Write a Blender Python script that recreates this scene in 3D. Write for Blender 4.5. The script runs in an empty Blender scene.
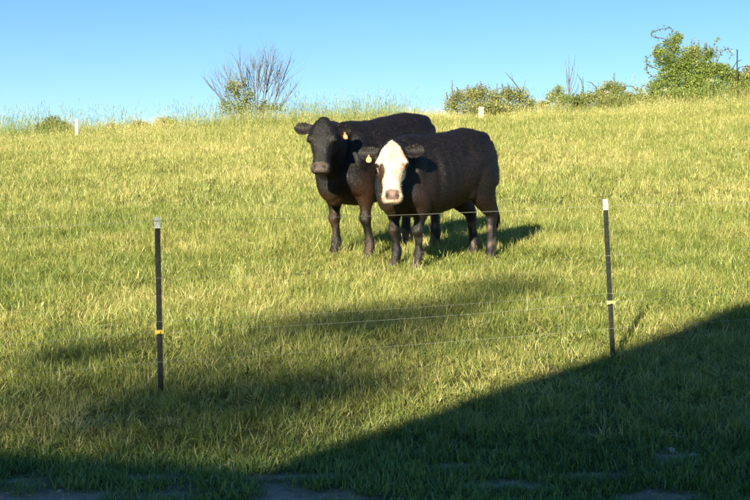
import bpy, math, random
import numpy as np
from mathutils import Vector, Matrix, noise as mnoise

R = math.radians
random.seed(7)
rng = np.random.default_rng(7)
scene = bpy.context.scene
COL = scene.collection

# ------------------------------------------------------------------ camera
CAM_H = 1.618
cam_d = bpy.data.cameras.new('camera')
cam_d.sensor_width = 36.0
cam_d.lens = 1300.0 / 750.0 * 36.0
cam_d.clip_start = 0.1
cam_d.clip_end = 3000
cam = bpy.data.objects.new('camera', cam_d)
COL.objects.link(cam)
cam.location = (0, 0, CAM_H)
cam.rotation_euler = (R(90), 0, 0)
scene.camera = cam

# ------------------------------------------------------------------ sky, sun, exposure
SUN_EL, SUN_AZ = 20.0, 200.0          # azimuth clockwise from +Y
world = bpy.data.worlds.new('World')
scene.world = world
world.use_nodes = True
wn = world.node_tree
wn.nodes.clear()
sky = wn.nodes.new('ShaderNodeTexSky')
sky.sky_type = 'NISHITA'
sky.sun_disc = False
sky.sun_elevation = R(SUN_EL)
sky.sun_rotation = R(SUN_AZ)
sky.altitude = 300
sky.air_density = 1.0
sky.dust_density = 0.0
sky.ozone_density = 2.5
hs = wn.nodes.new('ShaderNodeHueSaturation')
hs.inputs['Saturation'].default_value = 1.30
hs.inputs['Hue'].default_value = 0.508
bg = wn.nodes.new('ShaderNodeBackground')
bg.inputs['Strength'].default_value = 0.053
wo = wn.nodes.new('ShaderNodeOutputWorld')
wn.links.new(sky.outputs[0], hs.inputs['Color'])
wn.links.new(hs.outputs[0], bg.inputs['Color'])
wn.links.new(bg.outputs[0], wo.inputs['Surface'])
TO_SUN = Vector((math.sin(R(SUN_AZ)) * math.cos(R(SUN_EL)), math.cos(R(SUN_AZ)) * math.cos(R(SUN_EL)), math.sin(R(SUN_EL))))
sun_d = bpy.data.lights.new('sun', 'SUN')
sun_d.energy = 4.6
sun_d.angle = R(0.6)
sun_d.color = (1.0, 0.88, 0.65)
sun = bpy.data.objects.new('sun', sun_d)
COL.objects.link(sun)
sun.location = TO_SUN * 60
sun.rotation_euler = (-TO_SUN).to_track_quat('-Z', 'Y').to_euler()
vs = scene.view_settings
vs.view_transform = 'Standard'
vs.look = 'None'
vs.exposure = 1.6
vs.gamma = 1.0
vs.use_curve_mapping = False
scene.cycles.max_bounces = 6
scene.cycles.transparent_max_bounces = 4

# ------------------------------------------------------------------ helpers
def smooth(a, b, t):
    t = np.clip((t - a) / (b - a), 0, 1)
    return t * t * (3 - 2 * t)

_perm = rng.random((64, 64))
def vnoise(x, y, seed=0):
    """periodic value noise on numpy arrays, 0..1"""
    x = np.asarray(x, float) + seed * 17.3
    y = np.asarray(y, float) + seed * 9.1
    xi = np.floor(x).astype(int); yi = np.floor(y).astype(int)
    fx = x - xi; fy = y - yi
    fx = fx * fx * (3 - 2 * fx); fy = fy * fy * (3 - 2 * fy)
    g = lambda a, b: _perm[a % 64, b % 64]
    return (g(xi, yi) * (1 - fx) + g(xi + 1, yi) * fx) * (1 - fy) + (g(xi, yi + 1) * (1 - fx) + g(xi + 1, yi + 1) * fx) * fy

def fnoise(x, y, seed=0):
    return 0.55 * vnoise(x, y, seed) + 0.3 * vnoise(x * 2.1, y * 2.1, seed + 1) + 0.15 * vnoise(x * 4.3, y * 4.3, seed + 2)

SLOPE = 0.1215
def ground(x, y):
    x = np.asarray(x, float); y = np.asarray(y, float)
    ys = np.where(y > 12, y, np.log1p(np.exp(np.clip(y * 2, -40, 40))) / 2)
    z = SLOPE * np.minimum(ys, 96)
    z = z + (0.37 + 0.047 * np.clip(x, -40, 40)) * smooth(14, 50, y)
    t = np.clip(y - 46, 0, 50)
    z = z - 0.0035 * t * t
    z = np.where(y > 96, z - 0.2 * np.clip(y - 96, 0, 60), z)
    z = z + 0.07 * (fnoise(x * 0.6, y * 0.6, 3) - 0.5 - 0.3 * np.exp(-((x - 0.2) / 1.5) ** 2 - ((y - 12.6) / 1.2) ** 2)) * smooth(5, 9, y) + 0.03 * (fnoise(x * 2, y * 2, 5) - 0.5)
    z = z + 0.25 * (fnoise(x * 0.17, y * 0.12, 8) - 0.5) * smooth(18, 40, y)
    return z
def gz(x, y):
    return float(ground(x, y))
def at(px, py, Z):
    """a photo pixel (750x500) at distance Z in front of the camera"""
    return Vector(((px - 375) / 1300 * Z, Z, CAM_H + (250 - py) / 1300 * Z))
def on_ground(px, Z):
    x = (px - 375) / 1300 * Z
    return Vector((x, Z, gz(x, Z)))

def mesh_np(name, v, f):
    """v (n,3), f (m,k) -> mesh"""
    me = bpy.data.meshes.new(name)
    v = np.asarray(v, np.float32); f = np.asarray(f, np.int32)
    me.vertices.add(len(v)); me.vertices.foreach_set('co', v.ravel())
    k = f.shape[1]
    me.loops.add(f.size); me.loops.foreach_set('vertex_index', f.ravel())
    me.polygons.add(len(f))
    me.polygons.foreach_set('loop_start', np.arange(0, f.size, k, dtype=np.int32))
    me.polygons.foreach_set('loop_total', np.full(len(f), k, np.int32))
    me.update(calc_edges=True)
    me.validate()
    return me

class MB:
    """collects closed shapes; build() links them as ONE mesh object"""
    def __init__(s):
        s.v = []; s.f = []
    def add(s, v, f):
        o = len(s.v)
        s.v.extend([tuple(p) for p in v]); s.f.extend([tuple(i + o for i in q) for q in f])
    def box(s, c, d, rot=None, top=1.0):
        hx, hy, hz = d[0] / 2, d[1] / 2, d[2] / 2
        vs_ = []
        for z, k in ((-hz, 1), (hz, top)):
            for x, y in ((-hx, -hy), (hx, -hy), (hx, hy), (-hx, hy)):
                p = Vector((x * k, y * k, z))
                if rot is not None: p = rot @ p
                vs_.append(Vector(c) + p)
        s.add(vs_, [(3, 2, 1, 0), (4, 5, 6, 7), (0, 1, 5, 4), (1, 2, 6, 5), (2, 3, 7, 6), (3, 0, 4, 7)])
    def tube(s, pts, rad, n=6):
        loft(s, [(p, r, r) for p, r in zip(pts, rad if hasattr(rad, '__len__') else [rad] * len(pts))], Vector((0.31, 0.95, 0.1)), n, False)
    def ell(s, c, r, rot=None, nu=14, nv=10):
        vs_ = []; fs = []
        c = Vector(c)
        for i in range(nv + 1):
            th = math.pi * i / nv
            for j in range(nu):
                ph = 2 * math.pi * j / nu
                sn = max(math.sin(th), 0.02)
                p = Vector((r[0] * sn * math.cos(ph), r[1] * sn * math.sin(ph), r[2] * math.cos(th)))
                if rot is not None: p = rot @ p
                vs_.append(c + p)
        for i in range(nv):
            for j in range(nu):
                k = (j + 1) % nu
                fs.append((i * nu + j, (i + 1) * nu + j, (i + 1) * nu + k, i * nu + k))
        fs.append(tuple(range(nu))); fs.append(tuple(reversed(range(nv * nu, (nv + 1) * nu))))
        s.add(vs_, fs)
    def build(s, name, mat, parent=None, sm=False):
        me = bpy.data.meshes.new(name)
        me.from_pydata(s.v, [], s.f); me.update()
        return link(name, me, mat, parent, sm)

def link(name, me, mat, parent=None, sm=False):
    if mat and not me.materials: me.materials.append(mat)
    if sm: me.polygons.foreach_set('use_smooth', [True] * len(me.polygons))
    o = bpy.data.objects.new(name, me)
    COL.objects.link(o)
    if parent: o.parent = parent
    return o

def cr(P, t):
    """Catmull-Rom through rows of P at parameter t in [0, n-1]"""
    n = len(P); i = min(int(t), n - 2); u = t - i
    a, b, c, d = P[max(i - 1, 0)], P[i], P[i + 1], P[min(i + 2, n - 1)]
    return 0.5 * ((2 * b) + (c - a) * u + (2 * a - 5 * b + 4 * c - d) * u * u + (3 * b - a - 3 * c + d) * u ** 3)

def loft(mb, secs, lat, n=20, resample=True, fixed=None, power=2.0, sub=3, pinch=0.0):
    """secs: (centre, half width along lat, half height). Elliptic rings along the path, capped."""
    rows = [np.array([*s[0], s[1], s[2]], float) for s in secs]
    if resample:
        rows = [cr(rows, i / sub) for i in range((len(rows) - 1) * sub + 1)]
    C = [Vector(r[:3]) for r in rows]
    m = len(rows); vs_ = []; fs = []
    lat = Vector(lat).normalized()
    for i, r in enumerate(rows):
        t = fixed if fixed is not None else (C[min(i + 1, m - 1)] - C[max(i - 1, 0)])
        t = Vector(t).normalized()
        a = (lat - t * lat.dot(t)).normalized(); b = t.cross(a)
        for j in range(n):
            th = 2 * math.pi * j / n
            co, si = math.cos(th), math.sin(th)
            cx = math.copysign(abs(co) ** (2 / power), co); sx = math.copysign(abs(si) ** (2 / power), si)
            cx *= 1 - pinch * max(0, si)
            vs_.append(C[i] + a * (cx * max(r[3], 1e-4)) + b * (sx * max(r[4], 1e-4)))
    for i in range(m - 1):
        for j in range(n):
            k = (j + 1) % n
            fs.append((i * n + j, i * n + k, (i + 1) * n + k, (i + 1) * n + j))
    fs.append(tuple(reversed(range(n)))); fs.append(tuple(range((m - 1) * n, m * n)))
    mb.add(vs_, fs)

def tag(o, label=None, cat=None, group=None, kind=None):
    if label: o['label'] = label
    if cat: o['category'] = cat
    if group: o['group'] = group
    if kind: o['kind'] = kind
    return o
def empty(name, loc=(0, 0, 0), rz=0):
    o = bpy.data.objects.new(name, None); COL.objects.link(o)
    o.location = loc; o.rotation_euler = (0, 0, rz); o.empty_display_size = 0.1
    return o

# ------------------------------------------------------------------ materials
def mat(name):
    m = bpy.data.materials.new(name); m.use_nodes = True
    nt = m.node_tree
    b = nt.nodes['Principled BSDF']
    return m, nt, b
def N(nt, t, **kw):
    n = nt.nodes.new(t)
    for k, v in kw.items(): setattr(n, k, v)
    return n
def ramp(nt, stops, fac):
    r = N(nt, 'ShaderNodeValToRGB')
    e = r.color_ramp.elements
    while len(e) < len(stops): e.new(0.5)
    for q, (p, c) in zip(e, stops): q.position = p; q.color = (*c, 1)
    nt.links.new(fac, r.inputs['Fac'])
    return r.outputs['Color']
def noise_tex(nt, scale, detail=4, rough=0.6, vec=None):
    n = N(nt, 'ShaderNodeTexNoise')
    n.inputs['Scale'].default_value = scale; n.inputs['Detail'].default_value = detail; n.inputs['Roughness'].default_value = rough
    if vec is None:
        vec = N(nt, 'ShaderNodeTexCoord').outputs['Object']
    nt.links.new(vec, n.inputs['Vector'])
    return n.outputs['Fac']
def bump(nt, b, h, strength, dist):
    n = N(nt, 'ShaderNodeBump'); n.inputs['Strength'].default_value = strength; n.inputs['Distance'].default_value = dist
    nt.links.new(h, n.inputs['Height']); nt.links.new(n.outputs[0], b.inputs['Normal'])
def simple(name, c1, c2, scale=6, rough=0.6, bs=0.3, bd=0.01, metal=0.0):
    m, nt, b = mat(name)
    f = noise_tex(nt, scale, 5)
    nt.links.new(ramp(nt, [(0.3, c1), (0.7, c2)], f), b.inputs['Base Color'])
    b.inputs['Roughness'].default_value = rough; b.inputs['Metallic'].default_value = metal
    bump(nt, b, noise_tex(nt, scale * 5, 3), bs, bd)
    return m

def leafy(name, stops, attr, atype='GEOMETRY', attr2=None, trans=0.35, gloss=0.03, rough=0.5):
    """foliage: colour from a per-leaf attribute, diffuse + translucent + weak gloss"""
    m = bpy.data.materials.new(name); m.use_nodes = True
    nt = m.node_tree; nt.nodes.clear()
    a = N(nt, 'ShaderNodeAttribute', attribute_name=attr, attribute_type=atype)
    fac = a.outputs['Fac']
    if attr2:
        a2 = N(nt, 'ShaderNodeAttribute', attribute_name=attr2, attribute_type='GEOMETRY')
        ad = N(nt, 'ShaderNodeMath', operation='ADD'); nt.links.new(fac, ad.inputs[0]); nt.links.new(a2.outputs['Fac'], ad.inputs[1])
        fac = ad.outputs[0]
    c = ramp(nt, stops, fac)
    d = N(nt, 'ShaderNodeBsdfDiffuse'); nt.links.new(c, d.inputs['Color'])
    t = N(nt, 'ShaderNodeBsdfTranslucent')
    tc = N(nt, 'ShaderNodeMixRGB', blend_type='MULTIPLY'); tc.inputs[0].default_value = 1; tc.inputs[2].default_value = (1.05, 1.1, 0.5, 1)
    nt.links.new(c, tc.inputs[1]); nt.links.new(tc.outputs[0], t.inputs['Color'])
    g = N(nt, 'ShaderNodeBsdfGlossy'); g.inputs['Roughness'].default_value = rough; g.inputs['Color'].default_value = (0.9, 0.95, 0.85, 1)
    m1 = N(nt, 'ShaderNodeMixShader'); m1.inputs[0].default_value = trans
    nt.links.new(d.outputs[0], m1.inputs[1]); nt.links.new(t.outputs[0], m1.inputs[2])
    m2 = N(nt, 'ShaderNodeMixShader'); m2.inputs[0].default_value = gloss
    nt.links.new(m1.outputs[0], m2.inputs[1]); nt.links.new(g.outputs[0], m2.inputs[2])
    o = N(nt, 'ShaderNodeOutputMaterial'); nt.links.new(m2.outputs[0], o.inputs['Surface'])
    return m

# ------------------------------------------------------------------ ground
def bare_mask(x, y):
    """1 where the soil is bare: worn strip along the yard and a few small scrapes"""
    n = fnoise(x * 2.3, y * 3.1, 11)
    b = smooth(0.0, 0.22, 5.46 - 0.10 * smooth(-1.2, 0.3, x) - y + 1.1 * (n - 0.5) + 0.35 * (vnoise(x * 7, y * 9, 13) - 0.5)) * smooth(0.35, -0.25, x + 0.6 * (n - 0.5))
    for cx, cy, rx, ry in ((0.36, 5.63, 0.10, 0.05), (1.34, 5.75, 0.13, 0.08), (0.55, 5.36, 0.16, 0.06), (0.93, 5.5, 0.12, 0.05), (1.15, 5.2, 0.25, 0.08), (-0.35, 5.45, 0.2, 0.05), (0.8, 6.35, 0.07, 0.04)):
        d = ((x - cx) / rx) ** 2 + ((y - cy) / ry) ** 2 + 1.3 * (n - 0.5)
        b = np.maximum(b, smooth(1.3, 0.5, d))
    return b

def axis(segs):
    out = []
    for a, b, st in segs:
        out.extend(np.arange(a, b, st))
    out.append(segs[-1][1])
    return np.array(out)
gx = axis([(-400, -40, 40), (-40, -6, 1.0), (-6, 6, 0.09), (6, 40, 1.0), (40, 400, 40)])
gy = axis([(-120, -20, 10), (-20, 3, 1.0), (3, 8, 0.06), (8, 16, 0.15), (16, 70, 0.7), (70, 160, 5), (160, 900, 60)])
X, Y = np.meshgrid(gx, gy)
Zg = ground(X, Y)
nxg, nyg = len(gx), len(gy)
idx = np.arange(nxg * nyg).reshape(nyg, nxg)
F = np.stack([idx[:-1, :-1], idx[:-1, 1:], idx[1:, 1:], idx[1:, :-1]], -1).reshape(-1, 4)
me = mesh_np('ground', np.stack([X, Y, Zg], -1).reshape(-1, 3), F)
at_ = me.attributes.new('bare', 'FLOAT', 'POINT'); at_.data.foreach_set('value', bare_mask(X, Y).astype(np.float32).ravel())
gm, nt, b = mat('soil_and_thatch')
tco = N(nt, 'ShaderNodeTexCoord').outputs['Object']
thatch = ramp(nt, [(0.3, (0.05, 0.06, 0.016)), (0.5, (0.10, 0.105, 0.03)), (0.75, (0.17, 0.15, 0.06))], noise_tex(nt, 9, 6, 0.7, tco))
soil = ramp(nt, [(0.3, (0.27, 0.205, 0.135)), (0.55, (0.46, 0.36, 0.245)), (0.8, (0.58, 0.47, 0.335))], noise_tex(nt, 14, 7, 0.7, tco))
ab = N(nt, 'ShaderNodeAttribute', attribute_name='bare')
mx = N(nt, 'ShaderNodeMixRGB'); nt.links.new(ab.outputs['Fac'], mx.inputs[0]); nt.links.new(thatch, mx.inputs[1]); nt.links.new(soil, mx.inputs[2])
nt.links.new(mx.outputs[0], b.inputs['Base Color']); b.inputs['Roughness'].default_value = 0.95
b.inputs['Specular IOR Level'].default_value = 0.15
bump(nt, b, noise_tex(nt, 40, 6, 0.7, tco), 0.9, 0.03)
go = link('ground', me, gm, None, True)
tag(go, kind='structure')

# ------------------------------------------------------------------ grass
def tuft_mesh(name, nb, rad, lmin, lmax, w, lean, seed, stems=0, stem_h=1.0):
    r = np.random.default_rng(seed)
    V = []; Fc = []; H = []
    def blade(x, y, az, L, wd, ln, hue, droop):
        o = len(V)
        d = np.array([math.cos(az), math.sin(az), 0]); s = np.array([-d[1], d[0], 0])
        if r.random() < 0.6: s = s * 0.8 + d * 0.4 * r.choice([-1, 1])
        rows = 4
        p = np.array([x, y, 0.0]); ang = ln * 0.35
        for i in range(rows):
            k = i / (rows - 1)
            ww = wd * (1 - k ** 1.6) * (0.75 + 0.5 * min(k * 3, 1) * (1 - k))
            if i < rows - 1:
                V.append(p - s * ww / 2); V.append(p + s * ww / 2); H.extend([hue, hue])
            else:
                V.append(p.copy()); H.append(hue)
            ang += droop / rows
            p = p + (d * math.sin(ang) + np.array([0, 0, 1]) * math.cos(ang)) * L / (rows - 1)
        for i in range(rows - 2):
            a = o + 2 * i
            Fc.append((a, a + 1, a + 3)); Fc.append((a, a + 3, a + 2))
        a = o + 2 * (rows - 2); Fc.append((a, a + 1, a + 2))
    for i in range(nb):
        rr = rad * math.sqrt(r.random()); th = r.random() * 6.283
        blade(rr * math.cos(th), rr * math.sin(th), th + r.normal(0, 0.9), r.uniform(lmin, lmax), w * r.uniform(0.6, 1.25), abs(r.normal(0.5, 0.4)) * lean, r.normal(0, 0.15), abs(r.normal(0.9, 0.6)) * lean)
    for i in range(stems):                           # seed stalks
        rr = rad * r.random(); th = r.random() * 6.283; az = r.random() * 6.283
        L = stem_h * r.uniform(0.7, 1.1); hue = 0.32 + r.normal(0, 0.08)
        x, y = rr * math.cos(th), rr * math.sin(th)
        blade(x, y, az, L, w * 0.42, 0.25, hue, 0.25)
        blade(x, y, az + 1.6, L, w * 0.42, 0.25, hue, 0.25)
        ang = 0.2; top = np.array([x + math.cos(az) * L * math.sin(ang), y + math.sin(az) * L * math.sin(ang), L * math.cos(ang) * 0.97])
        for q in range(4):                           # panicle
            o = len(V); hh = L * 0.05
            a2 = r.random() * 6.283; s = np.array([math.cos(a2), math.sin(a2), 0]) * w * 0.42
            b0 = top - np.array([0, 0, 1]) * hh * (q * 0.7 + 0.2) + s * 0.4
            V.extend([b0, b0 + s + np.array([0, 0, hh * 0.7]), b0 + np.array([0, 0, hh * 1.5]), b0 - s + np.array([0, 0, hh * 0.7])]); H.extend([hue] * 4)
            Fc.append((o, o + 1, o + 2)); Fc.append((o, o + 2, o + 3))
    me = mesh_np(name, np.array(V), np.array(Fc))
    a = me.attributes.new('hue', 'FLOAT', 'POINT'); a.data.foreach_set('value', np.array(H, np.float32))
    return me

GRASS = [(0.0, (0.05, 0.10, 0.018)), (0.3, (0.15, 0.215, 0.038)), (0.55, (0.28, 0.315, 0.066)), (0.8, (0.44, 0.41, 0.13)), (1.0, (0.60, 0.50, 0.23))]
grass_mat = leafy('grass_blades', GRASS, 'tint', 'INSTANCER', 'hue', trans=0.3, gloss=0.05)
lawn_mat = leafy('lawn_blades', [(0.0, (0.06, 0.12, 0.026)), (0.35, (0.15, 0.245, 0.05)), (0.7, (0.27, 0.34, 0.09)), (1.0, (0.42, 0.40, 0.17))], 'tint', 'INSTANCER', 'hue', trans=0.3, gloss=0.05)

def scatter(name, meshes, material, P, rot, scl, pick, tint, label, cat):
    """one grass object: tuft meshes set on points by geometry nodes"""
    me = bpy.data.meshes.new(name)
    me.vertices.add(len(P)); me.vertices.foreach_set('co', P.astype(np.float32).ravel())
    for an, ty, arr, key in (('rot', 'FLOAT_VECTOR', rot, 'vector'), ('scl', 'FLOAT_VECTOR', scl, 'vector'), ('pick', 'INT', pick, 'value'), ('tint', 'FLOAT', tint, 'value')):
        a = me.attributes.new(an, ty, 'POINT')
        a.data.foreach_set(key, np.asarray(arr, np.int32 if ty == 'INT' else np.float32).ravel())
    o = link(name, me, material)
    ng = bpy.data.node_groups.new(name + '_nodes', 'GeometryNodeTree')
    ng.interface.new_socket('Geometry', in_out='INPUT', socket_type='NodeSocketGeometry')
    ng.interface.new_socket('Geometry', in_out='OUTPUT', socket_type='NodeSocketGeometry')
    gi = ng.nodes.new('NodeGroupInput'); gou = ng.nodes.new('NodeGroupOutput')
    iop = ng.nodes.new('GeometryNodeInstanceOnPoints')
    ng.links.new(gi.outputs[0], iop.inputs['Points'])
    jn = ng.nodes.new('GeometryNodeJoinGeometry')
    for m_ in reversed(meshes):
        if not m_.materials: m_.materials.append(material)
        ob = bpy.data.objects.new('tuft', m_)
        oi = ng.nodes.new('GeometryNodeObjectInfo'); oi.inputs['Object'].default_value = ob
        oi.inputs['As Instance'].default_value = True
        ng.links.new(oi.outputs['Geometry'], jn.inputs[0])
    ng.links.new(jn.outputs[0], iop.inputs['Instance'])
    iop.inputs['Pick Instance'].default_value = True
    def attr(an, dt):
        n = ng.nodes.new('GeometryNodeInputNamedAttribute'); n.data_type = dt; n.inputs['Name'].default_value = an
        return n.outputs['Attribute']
    ng.links.new(attr('pick', 'INT'), iop.inputs['Instance Index'])
    e2r = ng.nodes.new('FunctionNodeEulerToRotation')
    ng.links.new(attr('rot', 'FLOAT_VECTOR'), e2r.inputs[0])
    ng.links.new(e2r.outputs[0], iop.inputs['Rotation'])
    ng.links.new(attr('scl', 'FLOAT_VECTOR'), iop.inputs['Scale'])
    ng.links.new(iop.outputs[0], gou.inputs[0])
    md = o.modifiers.new('scatter', 'NODES'); md.node_group = ng
    tag(o, label, cat, kind='stuff')
    return o

def sample(n, y0, y1, margin, power=1.0):
    """points in the wedge in front of the camera, wider than the frame"""
    y = y0 + (y1 - y0) * rng.random(n) ** power
    wmax = 0.30 * y1 + margin
    x = rng.uniform(-wmax, wmax, n)
    k = np.abs(x) < 0.30 * y + margin
    return x[k], y[k]

def lawn_edge(x):
    return 5.95 + 0.10 * x + 0.35 * (fnoise(x * 1.2, x * 0 + 3, 21) - 0.5)

tm_short = [tuft_mesh('tuft', 22, 0.055, 0.025, 0.065, 0.005, 1.7, 100 + i) for i in range(6)]
tm_mid = [tuft_mesh('tuft', 36, 0.07, 0.03, 0.105, 0.0044, 1.5, 200 + i) for i in range(8)] + [tuft_mesh('tuft', 24, 0.06, 0.04, 0.11, 0.0044, 1.3, 230 + i, 1, 0.18) for i in range(3)]
tm_far = [tuft_mesh('tuft', 32, 0.13, 0.05, 0.15, 0.0078, 1.3, 300 + i) for i in range(7)] + [tuft_mesh('tuft', 20, 0.11, 0.06, 0.16, 0.0078, 1.1, 330 + i, 2, 0.24) for i in range(4)]
tm_tall = [tuft_mesh('tuft', 24, 0.16, 0.12, 0.36, 0.014, 0.8, 400 + i, 2, 0.48) for i in range(6)] + [tuft_mesh('tuft', 10, 0.14, 0.15, 0.36, 0.014, 0.7, 430 + i, 4, 0.6) for i in range(3)]
tm_stalk = [tuft_mesh('tuft', 4, 0.14, 0.2, 0.5, 0.016, 0.5, 460 + i, 3, 0.95) for i in range(5)]

def weed_mesh(seed):
    """low rosette of broad leaves"""
    r = np.random.default_rng(seed); V = []; Fc = []; H = []
    for i in range(11):
        az = i * 2.4 + r.normal(0, .3); L = r.uniform(.03, .06); w = L * .24; up = r.uniform(.35, 1.0)
        d = np.array([math.cos(az), math.sin(az), 0]); s_ = np.array([-d[1], d[0], 0]); o = len(V)
        for k, ww in ((0, .15), (.35, 1), (.7, .85), (1, .05)):
            p = d * L * k * math.cos(up) + np.array([0, 0, L * k * math.sin(up) * (1.25 - .5 * k)])
            V.extend([p - s_ * w * ww, p + np.array([0, 0, -w * .25]), p + s_ * w * ww]); H.extend([-.14 + r.normal(0, .05)] * 3)
        for q in range(3):
            a = o + 3 * q
            for c in (0, 1):
                Fc.append((a + c, a + c + 1, a + c + 4)); Fc.append((a + c, a + c + 4, a + c + 3))
    me = mesh_np('weed', np.array(V), np.array(Fc))
    a = me.attributes.new('hue', 'FLOAT', 'POINT'); a.data.foreach_set('value', np.array(H, np.float32))
    return me
tm_mid += [weed_mesh(900)]

def plant(name, meshes, material, x, y, base, hvar, tint, label, cat, nplain):
    n = len(x)
    P = np.stack([x, y, ground(x, y) - 0.006], -1)
    rot = np.stack([rng.normal(0, 0.28, n), rng.normal(0, 0.28, n), rng.uniform(0, 6.283, n)], -1)
    s = base * rng.uniform(0.75, 1.25, n)
    scl = np.stack([s, s, s * hvar], -1)
    pick = rng.integers(0, nplain, n)
    seedy = rng.random(n) < (0.05 + 0.2 * smooth(0.5, 0.8, fnoise(x * 0.9, y * 0.9, 31)))
    if len(meshes) > nplain:
        pick = np.where(seedy, rng.integers(nplain, len(meshes), n), pick)
    return scatter(name, meshes, material, P, rot, scl, pick, tint, label, cat)

# mown yard grass
x, y = sample(26000, 3.2, 6.5, 1.6)
k = (y < lawn_edge(x) + rng.normal(0, 0.06, len(x))) & (rng.random(len(x)) > bare_mask(x, y) * 1.05) & (rng.random(len(x)) < 0.55 + 0.6 * fnoise(x * 3, y * 3, 41))
x, y = x[k], y[k]
tint = 0.38 + 0.5 * (fnoise(x * 1.5, y * 1.5, 42) - 0.5) + rng.normal(0, 0.09, len(x))
plant('mown_grass', tm_short, lawn_mat, x, y, 1.0, 0.5 + 0.8 * fnoise(x * 2.5, y * 2.5, 43), tint, 'short trampled grass in deep shade along the bottom of the slope', 'grass', 6)

# gravel on the bare soil
def pebble_mesh(i):
    m = MB(); m.ell((0, 0, 0), (1, .8, .55), None, 7, 5)
    m.v = [tuple(Vector(v_) * (1 + .35 * mnoise.noise(Vector(v_) * 1.4 + Vector((i * 5.3, 0, 0))))) for v_ in m.v]
    me = bpy.data.meshes.new('pebble'); me.from_pydata(m.v, [], m.f); me.update()
    return me
gravel_mat = simple('gravel_stone', (0.24, 0.19, 0.14), (0.55, 0.46, 0.36), 1.3, 0.9, 0.4)
x, y = sample(30000, 3.6, 5.9, 1.6)
k = rng.random(len(x)) < bare_mask(x, y) * 0.5
x, y = x[k], y[k]; n = len(x)
sz = 0.0018 + 0.007 * rng.random(n) ** 4
scatter('gravel', [pebble_mesh(i) for i in range(5)], gravel_mat, np.stack([x, y, ground(x, y) + sz * .2], -1), rng.uniform(-.4, .4, (n, 3)) + np.array([0, 0, 1]) * rng.uniform(0, 6, (n, 1)), np.stack([sz, sz, sz], -1), rng.integers(0, 5, n), rng.random(n), 'fine gravel and grit on the worn bare soil along the bottom edge', 'gravel')

# pasture near the fence and around the cattle
x, y = sample(52000, 5.5, 17.5, 1.8, 1.15)
k = (y > lawn_edge(x) + rng.normal(0, 0.08, len(x)))
x, y = x[k], y[k]
tint = 0.56 + 0.55 * (fnoise(x * 0.8, y * 0.8, 51) - 0.5) + 0.25 * (fnoise(x * 3.1, y * 3.1, 52) - 0.5) + rng.normal(0, 0.10, len(x))
hv = (0.35 + 1.2 * fnoise(x * 2.6, y * 2.6, 53)) * (0.75 + 0.25 * smooth(6, 10, y)) * (1 - 0.35 * np.exp(-((x - 0.3) / 1.6) ** 2 - ((y - 12.2) / 1.1) ** 2))
plant('pasture_grass', tm_mid, grass_mat, x, y, 1.0 + 0.35 * smooth(8, 16, y), hv, tint, 'sunlit yellow-green pasture grass around the two cattle and the wire fence', 'grass', 8)

# hillside up to the crest
x, y = sample(60000, 15.5, 48, 2.5, 1.0)
tint = 0.60 + 0.42 * (fnoise(x * 0.35, y * 0.25, 61) - 0.5) + 0.25 * (fnoise(x * 1.7, y * 1.2, 62) - 0.5) + rng.normal(0, 0.09, len(x)) - 0.04 * smooth(25, 48, y)
hv = (0.65 + 0.8 * fnoise(x * 0.8, y * 0.8, 63))
plant('hillside_grass', tm_far, grass_mat, x, y, 0.9 + 0.5 * smooth(18, 45, y), hv, tint, 'pale yellow-green grass covering the hillside behind the cattle', 'grass', 7)

# tall hay grass on the skyline
x, y = sample(15000, 43.0, 53.5, 3, 0.8)
tint = 0.45 + 0.4 * (fnoise(x * 0.4, y * 0.4, 71) - 0.5) + rng.normal(0, 0.08, len(x))
hv = (0.30 + 1.3 * fnoise(x * 0.5, y * 0.5, 73)) * (0.6 + 0.55 * smooth(43, 50, y))
hv = hv * (1 + 0.9 * np.exp(-((x / y * 1300 + 375 - 262) / 38) ** 2) * smooth(45.5, 47.5, y)) * (1 + 0.5 * smooth(600, 680, x / y * 1300 + 375) * smooth(46, 47.5, y))
plant('tall_grass', tm_tall, grass_mat, x, y, 1.0, hv, tint, 'tall straw-coloured seeding grass along the skyline of the hill', 'grass', 6)

x, y = sample(11000, 46.5, 52.0, 3, 0.8)
k = rng.random(len(x)) < smooth(.35, .7, fnoise(x * 0.45, y * 0.3, 76)) * 0.5
x, y = x[k], y[k]
plant('seed_stalks', tm_stalk, grass_mat, x, y, 1.0, 0.55 + 0.75 * rng.random(len(x)), 0.0 + rng.normal(0, .1, len(x)), 'thin tall seed stalks standing against the sky on the skyline', 'grass', 5)

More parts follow.
